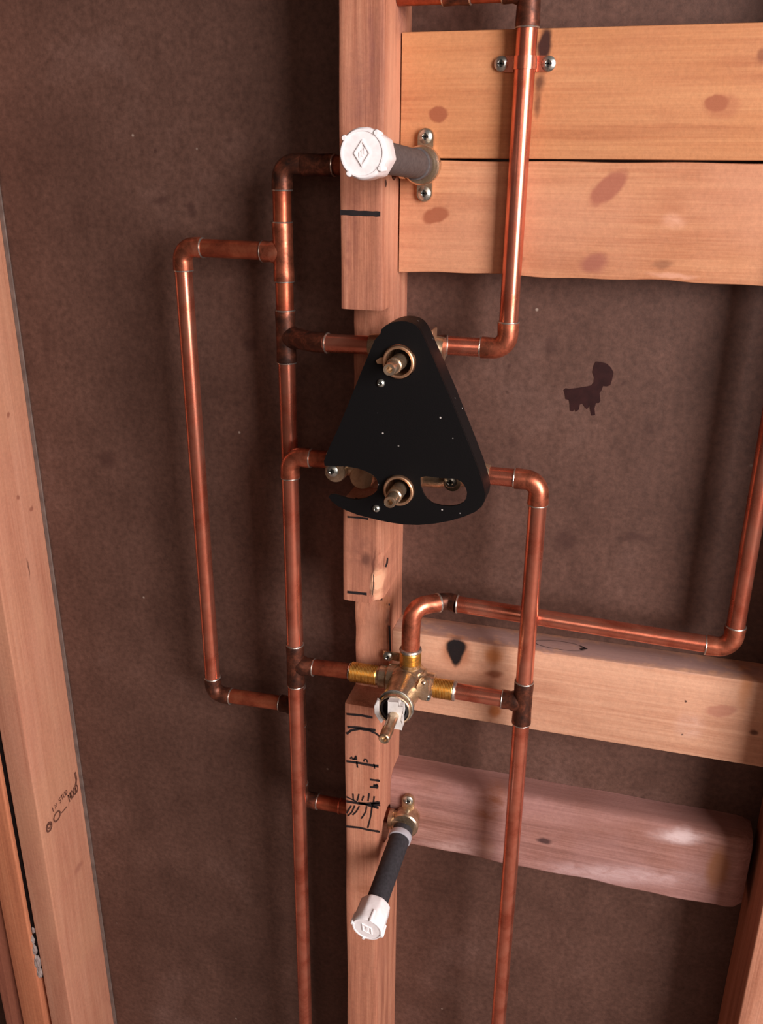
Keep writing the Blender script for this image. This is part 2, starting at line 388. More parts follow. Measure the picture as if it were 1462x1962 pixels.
stud_spots = [
    ((-0.231, 0, 1.33), (0.004, 0.02, 0.09), 0.03, srgb(136, 84, 68), 0.7, 0.9), ((-0.220, 0, 1.44), (0.003, 0.02, 0.07), -0.03, srgb(148, 92, 78), 0.7, 0.9),
    ((-0.240, 0, 1.28), (0.003, 0.02, 0.05), 0.02, srgb(142, 88, 74), 0.7, 0.9), ((-0.2095, 0.03, 1.36), (0.004, 0.03, 0.12), 0.0, srgb(222, 164, 132), 0.5, 0.7),  # last spot paints in the light caught by the right side
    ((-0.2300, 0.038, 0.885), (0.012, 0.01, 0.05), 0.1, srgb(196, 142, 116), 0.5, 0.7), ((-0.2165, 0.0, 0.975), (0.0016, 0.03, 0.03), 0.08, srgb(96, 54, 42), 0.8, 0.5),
    ((-0.226, 0, 1.40), (0.016, 0.02, 0.05), 0.15, srgb(148, 98, 86), 0.5, 0.9),
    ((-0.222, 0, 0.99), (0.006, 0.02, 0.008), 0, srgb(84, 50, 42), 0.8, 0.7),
    ((-0.228, 0, 1.000), (0.02, 0.02, 0.03), 0, srgb(120, 76, 62), 0.55, 0.8),
    ((-0.213, 0.01, 0.925), (0.012, 0.05, 0.012), 0, srgb(150, 92, 56), 0.7, 0.7),
    ((-0.218, 0.02, 0.89), (0.010, 0.03, 0.03), 0.2, srgb(158, 98, 62), 0.6, 0.8),
    ((-0.213, 0.0, 0.962), (0.006, 0.03, 0.022), 0.05, srgb(222, 168, 134), 0.8, 0.3),
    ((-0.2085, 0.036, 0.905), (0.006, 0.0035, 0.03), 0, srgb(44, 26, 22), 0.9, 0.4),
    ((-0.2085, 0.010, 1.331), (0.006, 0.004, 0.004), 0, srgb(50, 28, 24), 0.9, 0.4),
    ((-0.225, 0.0, 0.58), (0.016, 0.05, 0.018), 0, srgb(140, 84, 56), 0.55, 0.9),
    ((-0.21, 0.055, 1.46), (0.02, 0.02, 0.02), 0, srgb(120, 74, 70), 0.6, 0.8)]
CS = wood('stud_wood_pink', srgb(206, 146, 116), srgb(184, 120, 92), srgb(140, 84, 64), 2, (-0.228, 0, 0), stud_spots, 0.3, 1.2, srgb(166, 110, 90), 0.5)
st = obj('wall_stud', bm, [CS, INK], origin=(-0.228, 0, 0), fin=False)
tag(st, 'notched upright stud with black marker lines, behind the black valve guard', 'stud')

def board(name, lo, hi, mat, bev, label, cat, extra=None, mats=()):
    bm = bmesh.new(); box(bm, lo, hi, bev, 3)
    if extra: extra(bm)
    o = obj(name, bm, [mat, *mats], origin=((lo[0] + hi[0]) / 2, (lo[1] + hi[1]) / 2, lo[2]))
    return tag(o, label, cat)
def og(lo, hi): return ((lo[0] + hi[0]) / 2, (lo[1] + hi[1]) / 2, lo[2])

# left stud with the lumber stamp on its side
lo, hi = (-0.6834, 0, 0), (-0.6475, BACK - .0002, 2.3)
def stamp(bm):
    # the stamp runs up across the side face, from its front edge low down to its back edge
    a = Vector((-0.6472, 0.010, 0.5555)); b = Vector((-0.6472, 0.086, 0.5665))
    d = (b - a).normalized(); up = Vector((0, -d.z, d.y))
    def P(s, h): return a + d * (s * .885) + up * (h * 1.2)
    L = (b - a).length
    glyph = {'I': [[(0, 0), (0, 1)]], 'N': [[(0, 0), (0, 1), (1, 0), (1, 1)]], 'S': [[(1, 1), (0, .9), (.1, .55), (.9, .45), (1, .1), (0, 0)]], 'T': [[(0, 1), (1, 1)], [(.5, 1), (.5, 0)]],
             'U': [[(0, 1), (0, .1), (.5, 0), (1, .1), (1, 1)]], 'D': [[(0, 0), (0, 1), (.8, .8), (1, .5), (.8, .2), (0, 0)]], 'H': [[(0, 0), (0, 1)], [(1, 0), (1, 1)], [(0, .5), (1, .5)]],
             'O': [[(.5, 0), (0, .3), (0, .7), (.5, 1), (1, .7), (1, .3), (.5, 0)]], 'M': [[(0, 0), (0, 1), (.5, .4), (1, 1), (1, 0)]]}
    def word(txt, s, h, hh, ww, gap, w):
        for ch in txt:
            if ch != ' ':
                for pl in glyph[ch]: stroke(bm, [P(s + x * ww, h + y * hh) for x, y in pl], w, (1, 0, 0), 1)
            s += ww + gap
    word('IN STUD', 0.022, 0.010, 0.006, 0.0038, 0.0016, 0.0013)
    word('MOOD', 0.058, -0.003, 0.010, 0.0048, 0.0014, 0.0022)
    for s, h, r1, r2, w in ((0.006, 0.0, .006, .005, .0028), (0.006, 0.001, .0028, .0026, .0020), (0.026, 0.0, .0078, .005, .0022)):
        stroke(bm, [P(s + r1 * math.cos(t * .4), h + r2 * math.sin(t * .4)) for t in range(17)], w, (1, 0, 0), 1)
    stroke(bm, [P(.036, -.003), P(.05, -.004)], .0015, (1, 0, 0), 1)
    stroke(bm, densify([P(.078, .006), P(.083, .012), P(.084, .022)], 3), .0035, (1, 0, 0), 1)
lspots = [((-0.6475, .055, 0.82), (.02, .012, .05), 0, srgb(200, 146, 116), .5, .9),
          ((-0.6475, .05, 0.903), (.02, .0015, .014), 0, srgb(84, 50, 42), .8, .7), ((-0.6475, .055, 1.085), (.02, .003, .004), 0, srgb(140, 84, 66), .8, .5),
          ((-0.6475, .07, .97), (.02, .004, .004), 0, srgb(140, 84, 66), .8, .5), ((-0.6475, .05, .99), (.02, .003, .003), 0, srgb(140, 84, 66), .8, .5),
          ((-0.6475, .045, 1.16), (.02, .01, .006), 0, srgb(150, 92, 74), .7, .6), ((-0.6475, .06, .45), (.02, .012, .006), .3, srgb(150, 94, 76), .6, .7)]
board('wall_stud', lo, hi, wood('stud_wood_left', srgb(200, 144, 118), srgb(190, 132, 106), srgb(172, 112, 88), 2, og(lo, hi), lspots, 1.7, .7, srgb(196, 144, 112), .4), .002,
      'upright stud at the left edge with brown lumber stamp on its side', 'stud', stamp, [STAMP])
lo, hi = (-0.7290, -0.003, 0), (-0.6908, BACK - .0002, 2.3)
board('wall_stud', lo, hi, wood('stud_wood_orange', srgb(204, 134, 98), srgb(190, 118, 84), srgb(164, 98, 70), 2, og(lo, hi), (), 3.1, .8), .0025,
      'orange stud in the lower left corner, beyond the narrow dark gap', 'stud')
lo, hi = (-0.768, 0.006, 0), (-0.7300, BACK - .0002, 2.3)
board('wall_stud', lo, hi, wood('stud_wood_brown', srgb(170, 106, 82), srgb(154, 92, 72), srgb(128, 76, 60), 2, og(lo, hi), (), 4.2, .8), .002,
      'darker stud at the extreme lower left corner, barely in view', 'stud')
lo, hi = (0.1820, 0, 0), (0.2205, BACK - .0002, 2.3)
board('wall_stud', lo, hi, wood('stud_wood_right', srgb(206, 150, 124), srgb(192, 132, 104), srgb(160, 102, 78), 2, og(lo, hi), (), 5.9, .9), .002,
      'upright stud at the lower right edge, bright front and shaded side', 'stud')
# thin edge of building paper beside the left stud
bm = bmesh.new(); box(bm, (-0.6475, BACK - .0022, 0), (-0.6425, BACK - .0004, 2.3), .0004, 1)
tag(obj('paper_strip', bm, plain('grey_building_paper', srgb(116, 100, 92), .8, srgb(92, 78, 72), 60), origin=(-0.645, BACK, 0)), 'thin grey strip running along the back edge of the stamped left stud', 'strip')
bm = bmesh.new(); box(bm, (-0.6906, 0.0022, 0.30), (-0.6836, BACK - .0006, 2.3), .0006, 1)  # black strip added to stand for the shade inside the gap
tag(obj('gap_shade_strip', bm, plain('gap_shade_black', srgb(22, 14, 13), .95, srgb(16, 10, 10), 200, .1), origin=(-0.687, BACK, 0.30)), 'thin black strip added as painted shade in the gap between the two left studs', 'strip')
# lump of grey filler in the gap between the left studs
bm = bmesh.new()
for u, v, r_ in ((62, 1800, .0050), (66, 1818, .0062), (72, 1842, .0078), (76, 1862, .0066), (64, 1782, .0034)):
    p = at(u, v, 0.002); g = bmesh.ops.create_icosphere(bm, subdivisions=3, radius=r_)['verts']
    for v_ in g: v_.co = p + Vector((v_.co.x * .72, v_.co.y * .6, v_.co.z * 1.5)) * (1 + .12 * math.sin(v_.co.x * 1500 + v_.co.z * 1300))
tag(obj('filler_lump', bm, plain('grey_filler', srgb(164, 150, 144), .8, srgb(124, 108, 104), 160, .3, .8), origin=at(70, 1830, .002)), 'grey lump of filler squeezed in the gap between the left studs', 'filler')

# horizontal blocking
BY = 0.051
def block(lo, hi, mat, bev, label, group=None, rough=0.0, shape=None):
    bm = bmesh.new(); n = 48
    pr = shape or [(lo[1] + bev, hi[2]), (lo[1] + bev * .3, hi[2] - bev * .3), (lo[1], hi[2] - bev), (lo[1], lo[2] + bev), (lo[1] + bev * .3, lo[2] + bev * .3), (lo[1] + bev, lo[2]), (hi[1], lo[2]), (hi[1], hi[2])]
    rows = []
    for i in range(n + 1):
        x = lo[0] + (hi[0] - lo[0]) * i / n
        row = []
        for y, z in pr:
            dz = rough * (math.sin(x * 43 + 1) * .6 + math.sin(x * 97) * .4) if z < (lo[2] + hi[2]) / 2 else rough * .3 * math.sin(x * 60)
            row.append(bm.verts.new((x, y, z + dz)))
        rows.append(row)
    for a, b in zip(rows, rows[1:]):
        for k in range(len(a)): bm.faces.new((a[k], a[(k + 1) % len(a)], b[(k + 1) % len(a)], b[k]))
    bm.faces.new(rows[0]); bm.faces.new(rows[-1][::-1])
    return tag(obj('wood_block', bm, mat, origin=og(lo, hi)), label, 'wood block', group)
XB0, XB1 = -0.2078, 0.1812
YH = BACK - .0003
CH = srgb(52, 26, 24)
a0, a1 = (XB0, BY, 1.3498), (XB1, YH, 1.4462)
spA = [knot(838, 219, 19, 15, BY, .1), knot(1372, 199, 22, 16, BY, .1), knot(1382, 203, 36, 22, BY, .1, srgb(170, 104, 74), .5, .4),
       knot(1043, 86, 15, 32, BY, .0, CH, .97, .45), knot(1036, 160, 13, 18, BY, .2, CH, .75, .7), knot(1030, 200, 9, 26, BY, 0, CH, .6, .7), knot(985, 75, 26, 26, BY, 0, srgb(150, 90, 60), .6, .9),
       knot(1458, 110, 10, 14, BY, 0, srgb(128, 74, 54), .7, .6), knot(1165, 85, 30, 18, BY, 0, srgb(178, 116, 78), .4, .9), knot(1275, 225, 22, 26, BY, 0, srgb(176, 114, 78), .4, .9)]
block(a0, a1, wood('block_wood_tan', *TAN, 0, og(a0, a1), spA, 0.9, .8, srgb(200, 138, 88), .5), .0015,
      'topmost tan wood block, behind the upper copper riser and its strap')
b0, b1 = (XB0, BY, 1.2552), (XB1, YH, 1.3480)
spB = [knot(834, 412, 30, 17, BY, -.15), knot(1165, 360, 44, 21, BY, -.75, srgb(158, 92, 74), .8, .3), knot(1138, 505, 30, 22, BY, -.2, srgb(152, 90, 78), .7, .5),
       knot(1270, 505, 20, 10, BY, -.1, srgb(118, 74, 56), .5, .7), knot(1290, 425, 24, 16, BY, 0, srgb(226, 172, 144), .6, .8), knot(1290, 528, 46, 6, BY, .05, srgb(228, 172, 146), .6, .7),
       knot(1285, 385, 34, 26, BY, .5, srgb(170, 108, 76), .5, .8), knot(995, 500, 14, 8, BY, -.4, srgb(120, 70, 50), .5, .6)]
block(b0, b1, wood('block_wood_knotty', srgb(212, 156, 116), srgb(198, 138, 100), srgb(172, 108, 76), 0, og(b0, b1), spB, 2.3, .8, srgb(208, 152, 120), .5), .0015,
      'second tan wood block from the top, knotty with ragged lower edge', rough=.0012)
c0, c1 = (-.20915, BY, 0.7942), (XB1, YH, 0.8885)
spC = [((at(874, 1248, BY)), (.0165, .02, .021), 0, srgb(150, 84, 48), .7, .6), ((at(873, 1247, BY)), (.0088, .02, .0095), 0, srgb(22, 14, 15), 1.0, .3), ((at(874, 1238, BY)), (.0118, .02, .0095), 0, srgb(20, 13, 14), 1.0, .3), ((at(873, 1258, BY)), (.0066, .02, .0125), 0, srgb(24, 15, 15), 1.0, .35), 
       knot(945, 1256, 26, 26, BY, 0, srgb(178, 106, 50), .8, .7), knot(948, 1292, 26, 12, BY, -.1, srgb(128, 70, 42), .8, .6), knot(948, 1362, 18, 22, BY, 0, srgb(178, 106, 54), .85, .6),
       knot(1381, 1363, 34, 18, BY, -.25, srgb(170, 112, 92), .7, .3), knot(1444, 1403, 9, 9, BY, 0, srgb(80, 46, 36), .85, .6), knot(1311, 1344, 3, 5, BY, 0, srgb(50, 28, 24), .9, .5), knot(1308, 1408, 2.5, 2.5, BY, 0, srgb(50, 28, 24), .9, .5),
       knot(1440, 1260, 18, 150, BY, 0, srgb(190, 122, 72), .6, .6), knot(1320, 1390, 34, 36, BY, .3, srgb(222, 186, 172), .45, .9),
       ((at(1060, 1225, .07)), (.02, .012, .004), 0, srgb(70, 48, 58), .0, .5), ((-0.02, .07, .8885), (.25, .022, .0022), 0, srgb(142, 116, 116), .75, .5)]  # last spot paints grey skylight onto the top face
bC = block(c0, c1, wood('block_wood_pale', srgb(216, 168, 138), srgb(204, 154, 124), srgb(178, 124, 96), 0, og(c0, c1), spC, 3.7, .8, srgb(212, 166, 136), .5), .0016,
      'pale wood block with black scorch mark, beside the lower mixing valve')
d0, d1 = (-.20915, BY, 0.6110), (0.1755, YH, 0.7045)
shp = [(.066, .7045), (.060, .7035), (.055, .6995), (.052, .694), (BY, .688), (BY, .6135), (.053, .6110), (YH, .6110), (YH, .7045)]
spD = [((0, .07, .7045), (.3, .022, .004), 0, srgb(132, 92, 84), .7, .5), knot(940, 1545, 34, 75, BY, .2, srgb(128, 72, 42), .8, .8, 2000), knot(932, 1625, 20, 40, BY, 0, srgb(164, 106, 72), .7, .8, 2000), knot(1043, 1612, 17, 9, BY, -.1, srgb(66, 44, 44), .9, .5, 2000),  # first spot paints the top face's duller skylit tone into the wood
       knot(1300, 1605, 60, 17, BY, -.15, srgb(214, 192, 190), .85, .9, 2000), knot(1180, 1675, 190, 28, BY, -.17, srgb(198, 168, 166), .8, .9, 2000), knot(1375, 1665, 24, 60, BY, 0, srgb(150, 98, 62), .75, .5, 2000),
       knot(880, 1625, 120, 22, BY, -.15, srgb(194, 158, 150), .75, .9, 2000), knot(1170, 1590, 120, 34, BY, -.15, srgb(138, 92, 80), .5, .9, 2000)]
def _ring(o):
    bm = bmesh.new(); bm.from_mesh(o.data); c = at(1075, 1222, .068); c.z = .8885
    P = [c + Vector((.026 * math.cos(t * .33) , .0085 * math.sin(t * .33), 0)) - o.location for t in range(2, 19)]
    stroke(bm, P, .0006, (0, 0, 1), 1); stroke(bm, [c + Vector((.020, .004, 0)) - o.location, c + Vector((.026, .001, 0)) - o.location, c + Vector((.020, -.002, 0)) - o.location], .003, (0, 0, 1), 1)
    bm.to_mesh(o.data); bm.free(); o.data.materials.append(INK)
_ring(bC)
bD = block(d0, d1, wood('block_wood_weathered', srgb(178, 134, 122), srgb(152, 106, 94), srgb(112, 70, 58), 0, og(d0, d1), spD, 5.1, 1.1, srgb(168, 128, 124), .6), .002,
      'weathered pinkish lowest wood block with rounded edge and whitish streaks', rough=.0014, shape=shp)
for v in bD.data.vertices:                                   # the sawn end is worn round
    x = v.co.x + bD.location.x
    if x > 0.160:
        k = (x - 0.160) / 0.0155; zc = 0.658 - bD.location.z
        v.co.z = zc + (v.co.z - zc) * (1 - 0.10 * k * k) ; v.co.y += 0.006 * k * k if v.co.y + bD.location.y < .07 else 0

# ------------------------------------------------------------------ copper work
PR = 0.00835      # tube radius
FR = 0.00935      # fitting radius
def tube(parent, p0, p1, mat=None, r=PR, name='pipe_section'):
    bm = bmesh.new(); cyl(bm, p0, p1, r); return obj(name, bm, mat or COPPER, parent)
def ring(parent, c, axis, R=FR, r=0.0009, mat=None):
    bm = bmesh.new(); torus(bm, c, axis, R - 0.0006, r); return obj('solder_ring', bm, mat or SOLDER, parent)
def arc(c, d0, d1, R, n=10):
    """bend round corner c, coming in along d0 and leaving along d1"""
    c = Vector(c); d0 = Vector(d0).normalized(); d1 = Vector(d1).normalized()
    ang = d0.angle(d1); T = R * math.tan(ang / 2); s = c - d0 * T; nrm = (d1 - d0 * d0.dot(d1)).normalized(); o = s + nrm * R
    return [o - nrm * R * math.cos(ang * i / n) + d0 * R * math.sin(ang * i / n) for i in range(n + 1)]
def elbow(parent, c, d0, d1, mat=None, sock=0.0215, R=0.0125, r=FR, rings=(1, 1)):
    c = Vector(c); d0 = Vector(d0).normalized(); d1 = Vector(d1).normalized()
    pts = [c - d0 * sock, c - d0 * (sock - .0012)] + arc(c, d0, d1, R) + [c + d1 * (sock - .0012), c + d1 * sock]
    rad = [r * 1.0, r * 1.03] + [r * .985] * (len(pts) - 4) + [r * 1.03, r * 1.0]
    bm = bmesh.new(); sweep(bm, pts, r, radii=rad); e = obj('elbow', bm, mat or FIT, parent)
    if rings[0]: ring(e, c - d0 * sock, d0)
    if rings[1]: ring(e, c + d1 * sock, d1)
    return e
def tee(parent, c, axis, br, mat=None, half=0.0245, blen=0.0205, r=FR, name='tee', rings=(1, 1, 1)):
    c = Vector(c); axis = Vector(axis).normalized(); br = Vector(br).normalized()
    bm = bmesh.new()
    lathe(bm, c - axis * half, axis, [(0, r), (.001, r * 1.03), (.006, r * 1.02), (half - .009, r * .98), (half, r * 1.0), (half + .009, r * .98), (2 * half - .006, r * 1.02), (2 * half - .001, r * 1.03), (2 * half, r)])
    lathe(bm, c, br, [(0, r * .9), (r * 1.0, r * 1.12), (r * 1.35, r * .98), (blen - .001, r * 1.03), (blen, r)])
    e = obj(name, bm, mat or FIT, parent)
    for k, (p, a) in zip(rings, ((c - axis * half, axis), (c + axis * half, axis), (c + br * blen, br))):
        if k: ring(e, p, a)
    return e
def coupling(parent, p0, p1, mat=None, rings=(1, 1)):
    p0 = Vector(p0); p1 = Vector(p1); L = (p1 - p0).length; bm = bmesh.new()
    lathe(bm, p0, p1 - p0, [(0, FR), (.001, FR * 1.03), (L / 2, FR * .97), (L - .001, FR * 1.03), (L, FR)])
    e = obj('coupling', bm, mat or FIT, parent)
    for k, p in zip(rings, (p0, p1)):
        if k: ring(e, p, p1 - p0)
    return e
X = Vector((1, 0, 0)); Z = Vector((0, 0, 1))
B, Fd = 0.0412, 0.018

# hot riser: rises on the left, feeds both valves
HX = -0.3063
hot = thing('copper_pipe', 'left front copper riser ending in elbow behind the black guard', 'pipe', (HX, Fd, 0))
tube(hot, (HX - .003, Fd, 0.002), (HX - .0006, Fd, .83))
tube(hot, (HX, Fd, .868), (HX + .0005, Fd, 1.062))
elbow(hot, (HX + .001, Fd, 1.0815), Z, X, FIT)
tube(hot, (HX + .018, Fd, 1.0815), (-.262, Fd, 1.0820), COPPERD)
tee(hot, (HX, Fd, .8498), Z, X, FITD, rings=(1, 1, 1))
tube(hot, (HX + .018, Fd, .8505), (-.2440, Fd, .8520), COPPERD)
# cold riser
CX = -0.0660
cold = thing('copper_pipe', 'right front copper riser with elbow beside the black guard', 'pipe', (CX, Fd, 0))
tube(cold, (CX, Fd, 0.002), (CX, Fd, .828))
tube(cold, (CX, Fd, .862), (CX, Fd, 1.064))
elbow(cold, (CX, Fd, 1.0808), Z, -X, FIT, sock=.0225)
tube(cold, (CX - .019, Fd, 1.0812), (-.113, Fd, 1.0812))
ring(cold, (-.1125, Fd, 1.0812), X, .0086, .0016)
tee(cold, (CX, Fd, .8475), Z, -X, FITD, half=.024)
tube(cold, (CX - .018, Fd, .8480), (-.1345, Fd, .8482), COPPER)

# tub loop: back vertical, upper stub-out feed, left loop
LX, VX = -0.4165, -0.3145
loop = thing('copper_pipe', 'copper pipe loop on the far left with tall vertical run', 'pipe', (LX, B, .78))
tube(loop, (LX, B, .800), (LX, B, 1.252))
elbow(loop, (LX, B, 1.2705), Z, X, FIT)
tube(loop, (LX + .018, B, 1.2703), (VX - .018, B, 1.2695), COPPERD)
elbow(loop, (LX, B, .7800), -Z, X, FITD)
tube(loop, (LX + .018, B, .7805), (VX - .018, B, .7820), COPPERD)
back = thing('copper_pipe', 'rear copper pipe with stacked tees, left of the notched stud', 'pipe', (VX, B, .65))
tee(back, (VX, B, 1.2690), Z, -X, FIT, half=.026)
tee(back, (VX, B, .7822), Z, -X, FITD)
tube(back, (VX, B, 1.293), (VX + .0005, B, 1.326), COPPERD)
elbow(back, (VX + .001, B, 1.3440), Z, X, FITD, rings=(1, 0))
coupling(back, (VX + .022, B - .001, 1.3438), (VX + .051, B - .003, 1.3436), FITD, rings=(0, 1))
tube(back, (VX + .018, B, 1.3438), (-.1965, .0375, 1.3435), COPPERD)
tube(back, (VX, B, 1.209), (VX, B, 1.245), COPPERD)
tee(back, (VX, B, 1.1920), Z, (1, -.38, 0), FITD, half=.0245, rings=(1, 1, 0))
sweep_pts = [(VX + .010, .037, 1.1920), (VX + .024, .030, 1.1920), (VX + .032, .024, 1.1922), (VX + .049, .0185, 1.1930)]
bm = bmesh.new(); sweep(bm, sweep_pts, FR); obj('street_elbow', bm, FITD, back)
ring(back, (VX + .049, .0185, 1.1930), (1, -.1, 0))
tube(back, (VX + .046, .0182, 1.1930), (-.2256, Fd, 1.1935), COPPER)
tube(back, (VX, B, .805), (VX, B, 1.170), COPPER)
tube(back, (VX, B, .676), (VX, B, .760), COPPER)
elbow(back, (VX, B, .6560), -Z, X, FITD)
tube(back, (VX + .018, B, .6560), (-.262, B, .6560), COPPERD)
ring(back, (-.2660, B, .6560), X, .0088, .0014, FIT)
tube(back, (-.262, B, .6560), (-.202, B, .6560), COPPERD)

# shower riser from the guarded valve
SX = -0.1052
sh = thing('copper_pipe', 'bright copper pipe rising in front of the two upper blocks', 'pipe', (SX, B, 1.19))
tube(sh, (SX, B, 1.212), (SX + .0012, B, 1.449))
elbow(sh, (SX, B, 1.1930), -Z, -X, FIT, sock=.0235)
tube(sh, (SX - .020, B, 1.1930), (-.158, B - .004, 1.1935), COPPER)
coupling(sh, (-.1590, B - .004, 1.1935), (-.176, B - .008, 1.1938), FITD, rings=(1, 0))
tee(sh, (SX + .0012, B, 1.4718), Z, -X, FITD, half=.026)
tube(sh, (SX - .017, B, 1.4718), (-.2088, B, 1.4718), COPPERD)
coupling(sh, (-.150, B, 1.4718), (-.172, B, 1.4718), FITD)
tube(sh, (SX + .0012, B, 1.494), (SX + .0018, B, 1.85), COPPER)

# outlet of the lower mixing valve
OX = 0.1210
ou = thing('copper_pipe', 'copper pipe running right from the lower valve, then up', 'pipe', (-.181, Fd, .90))
OY = .0423
pts = [(-.1815, Fd, .886), (-.1815, Fd, .9125)] + [tuple(p) for p in arc((-.1810, .021, .9345), (0.0005 / .03, .003 / .03, 1), (.024, .020, .0), .014)][0:] + [(-.1585, .0395, .9343)]
bm = bmesh.new(); sweep(bm, pts, FR); e = obj('elbow', bm, FIT, ou)
ring(e, (-.1815, Fd, .8885), Z, FR + .0006, .0022); ring(e, (-.1590, .0392, .9343), (.024, .02, 0), FR, .0014)
bm = bmesh.new(); sweep(bm, [(-.162, .037, .9343), (-.155, .0425, .9343), (-.149, .0452, .9340), (-.1405, OY, .9337)], PR + .0006); obj('coupling', bm, FITD, ou)
ring(ou, (-.1402, OY, .9337), X)
tube(ou, (-.1405, OY, .9337), (OX - .018, OY, .9262))
elbow(ou, (OX, OY, .9255), X, Z, FIT, sock=.0235, R=.014)
tube(ou, (OX, OY, .945), (OX + .0006, OY, 1.85))

# ------------------------------------------------------------------ screws
def screw(parent, c, axis, r=.0042, mat=None, name='screw', dome=.0016):
    c = Vector(c); x, y, z = frame(axis); bm = bmesh.new()
    lathe(bm, c - z * .004, z, [(0, r * .5), (.0035, r * .55), (.004, r), (.0044, r), (.0044 + dome * .6, r * .82), (.0044 + dome, r * .45), (.0044 + dome * .75, r * .30), (.0044 + dome * .2, r * .22)], 24)
    top = .0004 + dome
    nm = len(bm.faces)
    for a in (0, 1):
        d = (x if a else y); e = (y if a else x)
        q = [c + z * (top + .00012) + d * (s * r * .48) + e * (t * r * .11) for s, t in ((-1, -1), (1, -1), (1, 1), (-1, 1))]
        f = bm.faces.new([bm.verts.new(p) for p in q]); f.material_index = 1
    return obj(name, bm, [mat or ZINC, DARKSLOT], parent)

# strap holding the upper riser
stp = thing('pipe_strap', 'copper strap with two screws on the topmost wood block', 'strap', (SX, BY, 1.4208))
bm = bmesh.new()
for s in (-1, 1):
    prism(bm, [(SX + s * .009, 1.4150), (SX + s * .015, 1.4150), (SX + s * .0225, 1.4165), (SX + s * .0235, 1.4208), (SX + s * .0225, 1.4250), (SX + s * .015, 1.4266), (SX + s * .009, 1.4266)], BY - .0028, BY - .0002)
arcp = [(math.cos(t), math.sin(t)) for t in [math.pi * i / 12 for i in range(13)]]
ro, ri = PR + .0012, PR + .0001; rows = []
for cx, cy in arcp:
    rows.append([bm.verts.new((SX + cx * rr + .0011, B - cy * rr, zz)) for rr, zz in ((ro, 1.4160), (ro, 1.4256), (ri, 1.4256), (ri, 1.4160))])
for a, b in zip(rows, rows[1:]):
    for k in range(4): bm.faces.new((a[k], a[(k + 1) % 4], b[(k + 1) % 4], b[k]))
bm.faces.new(rows[0]); bm.faces.new(rows[-1][::-1])
obj('strap_band', bm, COPPER, stp)
screw(stp, (SX - .0190, BY - .0026, 1.4212), (0, -1, 0), .0058)
screw(stp, (SX + .0188, BY - .0026, 1.4206), (0, -1, 0), .0058)

